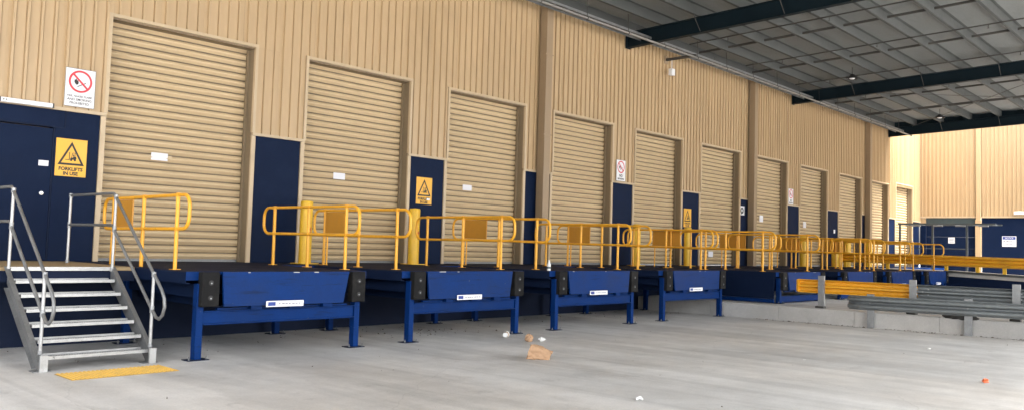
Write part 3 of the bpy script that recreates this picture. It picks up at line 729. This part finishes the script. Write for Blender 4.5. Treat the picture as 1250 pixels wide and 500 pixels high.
# ================================================================== SIGNS AND NOTICES
def ring(cx, cz, r0, r1, y0, y1, n=40, mb=None):
    mb = mb or MB()
    rg_ = []
    for j in range(n + 1):
        a = 2 * math.pi * j / n; c, s_ = math.cos(a), math.sin(a)
        rg_.append([(cx + r0 * c, y0, cz + r0 * s_), (cx + r1 * c, y0, cz + r1 * s_), (cx + r1 * c, y1, cz + r1 * s_), (cx + r0 * c, y1, cz + r0 * s_)])
    return mb.loft(rg_, True, False)
def forklift_sign(x, z, lab, w_=.49, h=.63, y=D):
    t = thing('forklift_sign', lab, 'sign', (x, y + .019, z), 0, 'yellow forklift warning signs')
    part('plate', MB().bbox(0, w_, -.006, -.0005, 0, h, .0015), 'sign_yellow', t)
    cx = w_ / 2; zb, zt = h * .30, h * .93; hw = w_ * .43
    y0, y1 = -.0078, -.0065
    mb = MB(); o = [(cx - hw, zb), (cx + hw, zb), (cx, zt)]; k = .74; gx, gz_ = cx, (2 * zb + zt) / 3
    inn = [(gx + (px - gx) * k, gz_ + (pz - gz_) * k) for px, pz in o]
    r_ = []
    for j in (0, 1, 2, 0): r_.append([(o[j][0], y0, o[j][1]), (inn[j][0], y0, inn[j][1]), (inn[j][0], y1, inn[j][1]), (o[j][0], y1, o[j][1])])
    mb.loft(r_, True, False); part('triangle', mb, 'black', t)
    u = w_ / 10; q = lambda pts: [(cx + a * u, zb + .07 + b_ * u) for a, b_ in pts]
    mb = MB()
    mb.poly(q([(-.3, .5), (1.5, .5), (1.7, 1.0), (1.5, 1.6), (.7, 1.6), (.5, 1.2), (-.3, 1.1)]), y0, y1)
    mb.poly(q([(-.75, .3), (-.5, .3), (-.5, 3.0), (-.75, 3.0)]), y0, y1)
    mb.poly(q([(-1.9, .3), (-.76, .3), (-.76, .5), (-1.9, .5)]), y0, y1)
    mb.poly(q([(.0, 1.15), (.2, 1.15), (.5, 2.7), (.3, 2.7)]), y0, y1); mb.poly(q([(.3, 2.72), (1.3, 2.72), (1.3, 2.9), (.3, 2.9)]), y0, y1); mb.poly(q([(1.1, 1.62), (1.28, 1.62), (1.28, 2.7), (1.1, 2.7)]), y0, y1)
    mb.poly(q([(.55, 1.65), (.95, 1.65), (.9, 2.3), (.6, 2.3)]), y0, y1)
    for wx in (.0, 1.2): mb.poly(q([(wx + .38 * math.cos(a * .524), .38 + .38 * math.sin(a * .524)) for a in range(12)]), y0 - .0004, y1 - .0004)
    part('forklift_symbol', mb, 'black', t)
    for s_, zz in (('FORKLIFTS', h * .195), ('IN USE', h * .075)):
        o_ = part('lettering', text_mb(s_, h * .125, .0035), 'black', t, (cx, -.0072, zz))
    return t
forklift_sign(4.985, 2.605, 'large yellow forklift warning sign on the navy wall above the stairs')
f2 = forklift_sign(12.85, 2.595, 'yellow forklift warning sign on the navy panel right of the second roller door')
part('white_patch', MB().box(.33, .43, -.010, -.0085, .1, .145), 'paper', f2)
forklift_sign(24.85, 2.50, 'yellow forklift warning sign on the navy panel right of the fifth roller door')
def prohibition(x, z, lab, w_=.47, h=.635, lines=True, y=D - .032):
    t = thing('no_smoking_sign', lab, 'sign', (x, y, z), 0, 'white no smoking signs')
    part('plate', MB().bbox(0, w_, -.006, 0, 0, h, .0015), 'white', t)
    cx, cz, r = w_ / 2, h * .67, w_ * .40
    mb = MB()
    mb.poly([(cx - .085, cz - .04), (cx - .06, cz - .062), (cx - .035, cz - .05), (cx - .028, cz - .01), (cx - .045, cz + .03), (cx - .05, cz + .005), (cx - .066, cz + .05), (cx - .078, cz + .02), (cx - .092, cz + .035), (cx - .098, cz - .01)], -.0078, -.0068)
    mb.poly([(cx - .05, cz - .085), (cx - .04, cz - .095), (cx + .09, cz - .02), (cx + .085, cz - .008)], -.0076, -.0069)
    part('flame_symbol', mb, 'black', t)
    mb = ring(cx, cz, r * .82, r, -.0086, -.0066)
    a = r * .9; e = r * .085; k = .7071
    mb.poly([(cx - a * k - e * k, cz + a * k - e * k), (cx - a * k + e * k, cz + a * k + e * k), (cx + a * k + e * k, cz - a * k + e * k), (cx + a * k - e * k, cz - a * k - e * k)], -.0090, -.0079)
    part('red_ring', mb, 'red', t)
    if lines == 1:
        for s_, zz, sc in (('FIRE, NAKED FLAME', .27, .054), ('AND SMOKING', .18, .068), ('PROHIBITED', .085, .068)):
            part('lettering', text_mb(s_, sc / .63 * h * .82, .0008), 'black', t, (cx, -.0072, zz * h))
    else:
        part('lettering', text_mb('NO', .11, .004), 'black', t, (cx, -.0072, .155)); part('lettering', text_mb('SMOKING', .075, .003), 'black', t, (cx, -.0072, .06))
    mb = MB().box(-.008, w_ + .008, -.007, .001, h, h + .008).box(-.008, w_ + .008, -.007, .001, -.008, 0).box(-.008, 0, -.007, .001, 0, h).box(w_, w_ + .008, -.007, .001, 0, h)
    part('sign_frame', mb, 'galv_dull', t)
    return t
prohibition(5.05, 3.785, 'large white fire, naked flame and smoking prohibited sign on the cladding above the stairs', lines=1)
prohibition(20.8, 3.76, 'white no smoking sign with red circle between the fourth and fifth roller doors', lines=2)
prohibition(32.98, 3.74, 'small far white no smoking sign between the seventh and eighth roller doors', lines=2)
t = thing('bay_sign', 'small white sign with black emblem on the narrow navy panel beside the middle column', 'sign', (28.84, D + .019, 3.10))
part('plate', MB().bbox(0, .4, -.005, 0, 0, .34, .001), 'white', t); part('emblem', ring(.2, .17, .06, .12, -.0075, -.006), 'black', t)
part('emblem_leg', MB().poly([(.1, .03), (.14, .02), (.24, .12), (.2, .15)], -.0086, -.0079), 'black', t)
# paper notices taped on the roller curtains
def notice(x, z, w_, h, lab, printed=True):
    t = thing('paper_notice', lab, 'notice', (x, D + .30 - .0365, z), 0, 'paper notices on roller doors')
    mb = MB(); n = 5; pts = []
    for i in range(n + 1):
        u = i / n; pts.append((u * w_, -.006 * math.sin(math.pi * u)))
    mb.loft([[(x_, y_, 0) for x_, y_ in pts] + [(x_, y_ + .002, 0) for x_, y_ in reversed(pts)], [(x_, y_, h) for x_, y_ in pts] + [(x_, y_ + .002, h) for x_, y_ in reversed(pts)]])
    part('sheet', mb, 'paper', t)
    part('tape', MB().box(-.07, .0, -.002, .0005, h * .3, h * .6), 'slat', t); part('tape', MB().box(w_, w_ + .08, -.002, .0005, h * .4, h * .7), 'slat', t)
notice(6.68, 3.04, .31, .14, 'wide white paper notice taped to the first roller door')
notice(10.68, 3.01, .31, .14, 'wide white paper notice taped to the second roller door')
notice(14.6, 3.04, .32, .14, 'wide white paper notice taped to the third roller door')
notice(27.0, 1.5, .34, .2, 'white paper notice low on the sixth roller door behind the handrail')
notice(31.0, 2.93, .32, .26, 'white paper notice taped to the seventh roller door')
notice(35.15, 2.85, .3, .26, 'white paper notice taped to the eighth roller door')
t = thing('paper_notice', 'tiny white notice on the navy panel right of the eighth roller door', 'notice', (37.9, D + .0185, 2.7), 0, 'paper notices on roller doors'); part('sheet', MB().box(0, .17, -.003, 0, 0, .16), 'paper', t)
# emergency light over the personnel door
t = thing('batten_light', 'slim white batten light on the cladding edge over the navy door', 'light', (4.1, D - .034, 3.70))
part('housing', MB().bbox(0, .76, -.07, -.001, .0, .075, .01), 'white', t)
part('end_cap', MB().bbox(-.02, .0, -.072, -.001, -.002, .077, .003), 'rod', t); part('end_cap', MB().bbox(.76, .78, -.072, -.001, -.002, .077, .003), 'rod', t)
mb = MB()
for q in range(2):
    mb.lathe([(0, 0), (.012, 0), (.012, .002), (0, .002)], 0, 0, 0, 10)
part('stud', MB().box(.03, .05, -.0725, -.0705, .03, .05).box(.07, .09, -.0725, -.0705, .03, .05), 'rod', t)
# signs on the far wing
t = thing('notice_sign', 'white and blue NOTICE sign on the far navy wall', 'sign', (XE + .029, 10.78, 2.44), math.radians(-90))
part('plate', MB().bbox(0, .66, -.006, 0, 0, .55, .0015), 'white', t); part('header', MB().box(.03, .63, -.009, -.0065, .37, .52), 'pblue', t)
part('lettering', text_mb('NOTICE', .105, .001), 'white', t, (.33, -.0105, .445))
mb = MB()
for zz, segs in ((.24, (.06, .11, .2, .24, .3, .36, .43, .5)), (.1, (.17, .23, .3, .36, .42))):
    for q, a in enumerate(segs): mb.box(a, a + .038, -.009, -.0065, zz, zz + .07)
part('print', mb, 'pgrey', t)['kind'] = 'stuff'
t = thing('shutter_sign', 'small white sign on the far navy shutter door', 'sign', (XE + .079, 13.42, 2.56), math.radians(-90))
part('plate', MB().bbox(0, .33, -.006, 0, 0, .32, .0015), 'white', t)
mb = MB()
for q in range(3): mb.box(.05, .28, -.0085, -.0065, .06 + q * .08, .09 + q * .08)
part('print', mb, 'pgrey', t)['kind'] = 'stuff'

# ================================================================== GUARDRAILS
def w_profile(h=.31, d=.09, folds=2, sgn=-1):
    pr = [(0, -h / 2)]; c = h / folds
    for k in range(folds):
        z = -h / 2 + k * c
        pr += [(sgn * d * a_, z + c * b_) for a_, b_ in ((0.05, .10), (.55, .20), (.93, .30), (1, .42), (1, .58), (.93, .70), (.55, .80), (0.05, .90))]
    pr.append((0, h / 2)); return pr
def beam(pts, prof, th=.006):
    """pts: list of (x,y,z) centre line; profile bulges towards -X"""
    mb = MB(); rings = []
    for x, y, z in pts:
        rings.append([(x + a, y, z + b_) for a, b_ in prof] + [(x + a + th, y, z + b_) for a, b_ in reversed(prof)])
    return mb.loft(rings)
def gpost(t, x, y, z0, z1, m, face=1):
    mb = MB().box(x, x + .008, y - .075, y + .075, z0, z1).box(x + .008, x + .07, y - .075, y - .067, z0, z1).box(x + .008, x + .07, y + .067, y + .075, z0, z1).box(x + .0085, x + .07, y - .066, y + .066, z1 - .006, z1)
    return part('post', mb, m, t)
def bolts(t, x, y, z):
    for dy, dz in ((-.12, .06), (-.12, -.06), (.12, .06), (.12, -.06), (0, 0)):
        mb = MB(); mb.lathe([(0, 0), (.02, 0), (.018, .012), (0, .016)], 0, 0, 0, 10)
        part('bolt', mb, 'galv', t, (x, y + dy, z + dz), True, (0, math.radians(-90), 0))
# lower galvanised rail along the foot of the retaining wall
g1 = thing('guardrail', 'dull galvanised guardrail along the foot of the retaining wall, nearest the camera', 'guardrail', (0, 0, 0), 0, 'steel guardrails of the raised yard')
pf = w_profile(.33, .10); pfb = w_profile(.33, .10, 2, 1)
pts = []
for k in range(8):
    y = 7.62 - .06 * k; pts.append((wallx(y) - .13 - .0 + .12 * (1 - k / 7) ** 2, y, .585))
y = 7.0
while y > -3: pts.append((wallx(y) - .13, y, .585 + (7 - y) * .008)); y -= .5
part('beam', beam(pts, pf), 'rail_galv', g1)
for y in (7.1, 5.05, 3.0, 0.95, -1.1): gpost(g1, wallx(y) - .115, y, 0, .80 + (7 - y) * .008, 'galv')
for y in (7.1, 5.05, 3.0):
    mb = MB(); mb.lathe([(0, 0), (.02, 0), (.018, .012), (0, .016)], 0, 0, 0, 10); part('bolt', mb, 'galv', g1, (wallx(y) - .143, y, .585 + (7 - y) * .008), True, (0, math.radians(-90), 0))
# upper rail: yellow end length, then galvanised
g2 = thing('guardrail', 'guardrail on top of the retaining wall with a yellow end length and galvanised remainder', 'guardrail', (0, 0, 0), 0, 'steel guardrails of the raised yard')
def gx(y): return wallx(y) + .30
pts = [(gx(y), y, .90) for y in (8.98, 8.4, 7.8, 7.2, 6.6, 6.22)]
yb2 = part('yellow_beam', beam(pts, pfb), 'yguard', g2)
mb = MB(); mb.loft([[(gx(8.98) - .004, 8.981, .735), (gx(8.98) - .004, 8.981, 1.065), (gx(8.98) + .106, 8.981, 1.065), (gx(8.98) + .106, 8.981, .735)],
                    [(gx(9.03) + .01, 9.03, .76), (gx(9.03) + .01, 9.03, 1.04), (gx(9.03) + .09, 9.03, 1.04), (gx(9.03) + .09, 9.03, .76)]])
part('end_cap', mb, 'yguard', g2)
pts = [(gx(y) + .008, y, .90 - .0) for y in (6.40, 5.8, 5, 4, 3, 2, 1, 0, -1, -2, -3)]
part('galvanised_beam', beam(pts, pfb), 'rail_galv', g2)
for y in (8.38, 6.28, 4.2, 2.1, 0): gpost(g2, gx(y) - .08, y, UP, 1.17, 'galv')
for y in (6.28, 4.2): bolts(g2, gx(y) - .004, y - .2, .90)
for y in (8.38, 6.28, 4.2): part('foot_block', MB().bbox(gx(y) - .15, gx(y) + .03, y - .09, y + .12, UP, UP + .05, .01), 'rod', g2)
# ramp beyond the last dock with its kerb, side and yellow guardrail
rp = thing('forklift_ramp', 'dark ramp with a grey kerb descending past the far dock', 'ramp', (0, 0, 0))
def rz(y): return DECK - max(0, (10.8 - y)) * .035
mb = MB(); ring_ = []
for y in (13.42, 10.8, 8, 5, 2, -1):
    ring_.append([(36.6, y, UP - .03), (36.6, y, rz(y) - .16), (41.5, y, rz(y) - .16), (41.5, y, UP - .03)])
mb.loft(ring_); part('ramp_side', mb, 'navy', rp)
mb = MB(); ring_ = []
for y in (13.42, 10.8, 8, 5, 2, -1):
    ring_.append([(36.56, y, rz(y) - .16), (36.56, y, rz(y) - .02), (41.5, y, rz(y) - .02), (41.5, y, rz(y) - .16)])
mb.loft(ring_); part('ramp_slab', mb, 'conc', rp)
mb = MB(); ring_ = []
for y in (9.9, 8, 5, 2, -1):
    ring_.append([(36.5, y, rz(y) - .02), (36.5, y, rz(y) + .06), (36.75, y, rz(y) + .06), (36.75, y, rz(y) - .02)])
mb.loft(ring_); part('kerb', mb, 'purlin', rp)
g3 = thing('guardrail', 'yellow guardrail along the ramp in front of the far navy doors', 'guardrail', (0, 0, 0), 0, 'steel guardrails of the raised yard')
pf3 = w_profile(.42, .08, 3)
pts = [(37.2, y, 1.63 - max(0, 11 - y) * .012) for y in (14.3, 12.5, 11, 9, 7, 5, 3, 1)]
part('beam', beam(pts, pf3), 'yguard', g3)
for y in (14.1, 12.3, 10.0, 8.85, 7.9, 6.6, 5.3, 4.0, 2.6):
    zb_ = DECK if y > 13.4 else rz(y) - .02
    part('post', MB().bbox(37.207, 37.32, y - .06, y + .06, zb_, 1.72 - max(0, 11 - y) * .02, .006), 'bollard', g3)

# shelter frame in front of the far doors
sh = thing('shelter_frame', 'thin dark steel shelter frame with small lamps before the far navy doors', 'shelter', (46.4, 0, 0))
for y in (14.7, 13.1, 11.5):
    part('post', MB().box(-.045, .045, y - .045, y + .045, UP, 3.42), 'shelter', sh)
part('top_beam', MB().box(-.05, .05, 10.2, 14.8, 3.425, 3.50), 'shelter', sh)
part('rear_beam', MB().box(1.2, 1.28, 10.2, 14.8, 3.425, 3.50), 'shelter', sh)
for k in range(6): part('cross_bar', MB().box(.051, 1.199, 10.4 + k * .85, 10.45 + k * .85, 3.43, 3.48), 'shelter', sh)
part('mid_rail', MB().box(-.03, .03, 11.55, 14.65, 2.18, 2.22), 'shelter', sh)
for k in range(4): part('lamp_unit', MB().bbox(-.16, -.05, 10.5 + k * 1.05, 10.95 + k * 1.05, 3.33, 3.40, .01), 'galv_dull', sh)

# ================================================================== LITTER
def crumple(name, lab, cat, m, loc, size, seed, sub=2, jit=.35):
    rg_ = random.Random(seed); bm = bmesh.new(); bmesh.ops.create_icosphere(bm, subdivisions=sub, radius=.5)
    for q in bm.verts:
        k = 1 + rg_.uniform(-jit, jit); q.co = Vector((q.co.x * size[0] * k, q.co.y * size[1] * k, q.co.z * size[2] * k))
    mz = min(q.co.z for q in bm.verts)
    for q in bm.verts: q.co.z = max(q.co.z - mz - .006, 0.001)
    me = bpy.data.meshes.new(name); bm.to_mesh(me); bm.free(); me.materials.append(M[m])
    o = obj(name, me, None, loc); return tag(o, lab, cat)
# paper bag: creased, lying on its side, mouth crushed
rg_ = random.Random(5); bm = bmesh.new(); bmesh.ops.create_cube(bm, size=1); bmesh.ops.subdivide_edges(bm, edges=bm.edges[:], cuts=5, use_grid_fill=True)
for q in bm.verts:
    x, y, z = q.co
    tp = 1 - .45 * max(0, x) * 2 * abs(z) * 1.2
    zz = (z + .5) * (.21 - .05 * (x + .5)) * tp
    q.co = Vector((x * .33 + .06 * z, y * .20 * (1 - .25 * (x + .5)), zz)) + Vector((rg_.uniform(-.011, .011), rg_.uniform(-.011, .011), rg_.uniform(-.009, .011)))
    q.co.z = max(q.co.z, 0.001)
me = bpy.data.meshes.new('paper_bag'); bm.to_mesh(me); bm.free(); me.materials.append(M['kraft'])
tag(obj('paper_bag', me, None, (9.58, 8.15, 0), (0, 0, math.radians(-52))), 'crushed brown paper bag lying on the concrete before the third dock', 'paper bag')
crumple('crumpled_paper', 'crumpled brown paper ball on the floor near the third dock leg', 'paper', 'kraft', (11.15, 9.75, 0), (.15, .14, .14), 11, 3, .16)
crumple('crumpled_tissue', 'crumpled white tissue beside the brown paper ball', 'tissue', 'scrap', (11.42, 9.68, 0), (.13, .09, .08), 12, 2, .45)
crumple('paper_scrap', 'torn white paper scrap alone on the foreground concrete', 'scrap', 'scrap', (7.94, 5.28, 0), (.085, .06, .04), 13, 2, .55)
crumple('wrapper_scrap', 'orange red wrapper scrap on the concrete at the right foreground', 'scrap', 'redscrap', (12.93, 2.98, 0), (.11, .08, .06), 14, 2, .4)
crumple('paper_scrap', 'tiny white paper scrap on the floor below the near guardrail', 'scrap', 'scrap', (16.6, 4.75, 0), (.07, .05, .04), 15, 1, .5)
crumple('paper_scrap', 'tiny white paper scrap in the middle of the right hand floor', 'scrap', 'scrap', (13.1, 5.6, 0), (.06, .05, .025), 16, 1, .5)
# cup lying on its side
cup = thing('paper_cup', 'pale paper cup lying on its side by the right leg of the second dock', 'cup', (11.25, 10.4, .062), math.radians(35))
mb = MB(); n = 18; rgs = []
for r, x in ((.0, -.09), (.042, -.09), (.058, .06), (.062, .06), (.062, .068), (.055, .068), (.05, -.02), (0, -.02)): rgs.append([(x, r * math.cos(2 * math.pi * j / n), r * math.sin(2 * math.pi * j / n)) for j in range(n)])
mb.loft(rgs, True, False); part('cup_body', mb, 'scrap', cup, smooth=True)
mb = MB(); mb.loft([[(x, r * math.cos(2 * math.pi * j / n), r * math.sin(2 * math.pi * j / n)) for j in range(n)] for x, r in ((-.06, .048), (.02, .0545))], True, False); part('sleeve', mb, 'kraft', cup, smooth=True)
# bottle on the third dock
bt = thing('bottle', 'small clear and white bottle standing on the front edge of the third dock', 'bottle', (13.05, 10.93, DECK))
mb = MB(); mb.lathe([(0, 0), (.036, .0), (.038, .015), (.038, .13), (.024, .16), (.018, .185), (0, .185)], 0, 0, 0, 18); part('bottle_body', mb, 'scrap', bt, smooth=True)
mb = MB(); mb.lathe([(0, .186), (.021, .186), (.021, .212), (0, .214)], 0, 0, 0, 14); part('cap', mb, 'white', bt, smooth=True)
mb = MB(); mb.lathe([(.0386, .04), (.039, .04), (.039, .08), (.0386, .08)], 0, 0, 0, 18); part('label_band', mb, 'teal', bt, smooth=True)
# leaf litter and grit under the docks and against the wall
rg_ = random.Random(9); mb = MB()
def leaf(x, y, s_, z=.002):
    a = rg_.uniform(0, 6.3); c, k = math.cos(a), math.sin(a); h = rg_.uniform(.004, .03)
    pts = [(-s_, 0, 0), (0, s_ * .4, h), (s_, 0, rg_.uniform(0, h)), (0, -s_ * .4, h * .6)]
    mb.add([(x + px * c - py * k, y + px * k + py * c, z + pz) for px, py, pz in pts], [(0, 1, 2), (0, 2, 3)])
for _ in range(70):
    leaf(rg_.gauss(10.7, .7), rg_.gauss(11.9, .4), rg_.uniform(.008, .03))
for _ in range(150):
    leaf(rg_.uniform(2.5, 20), rg_.triangular(10.9, 13.3, 13.25), rg_.uniform(.006, .022))
for _ in range(220):
    y = rg_.uniform(2, 10); leaf(wallx(y) - abs(rg_.gauss(0, .12)) - .03, y, rg_.uniform(.01, .04))
for _ in range(40):
    leaf(rg_.uniform(2, 19), rg_.uniform(3, 10.5), rg_.uniform(.004, .013))
o = part('leaf_litter', mb, 'leaf', None); tag(o, 'scattered dry leaves and grit on the concrete', 'litter'); o['kind'] = 'stuff'
# dark debris lying on the retaining wall
crumple('rubbish_clump', 'dark clump of rubbish lying on the edge of the retaining wall under the guardrail', 'debris', 'rod', (wallx(5.25) + .03, 5.25, UP - .05), (.16, .62, .13), 21, 3, .35)
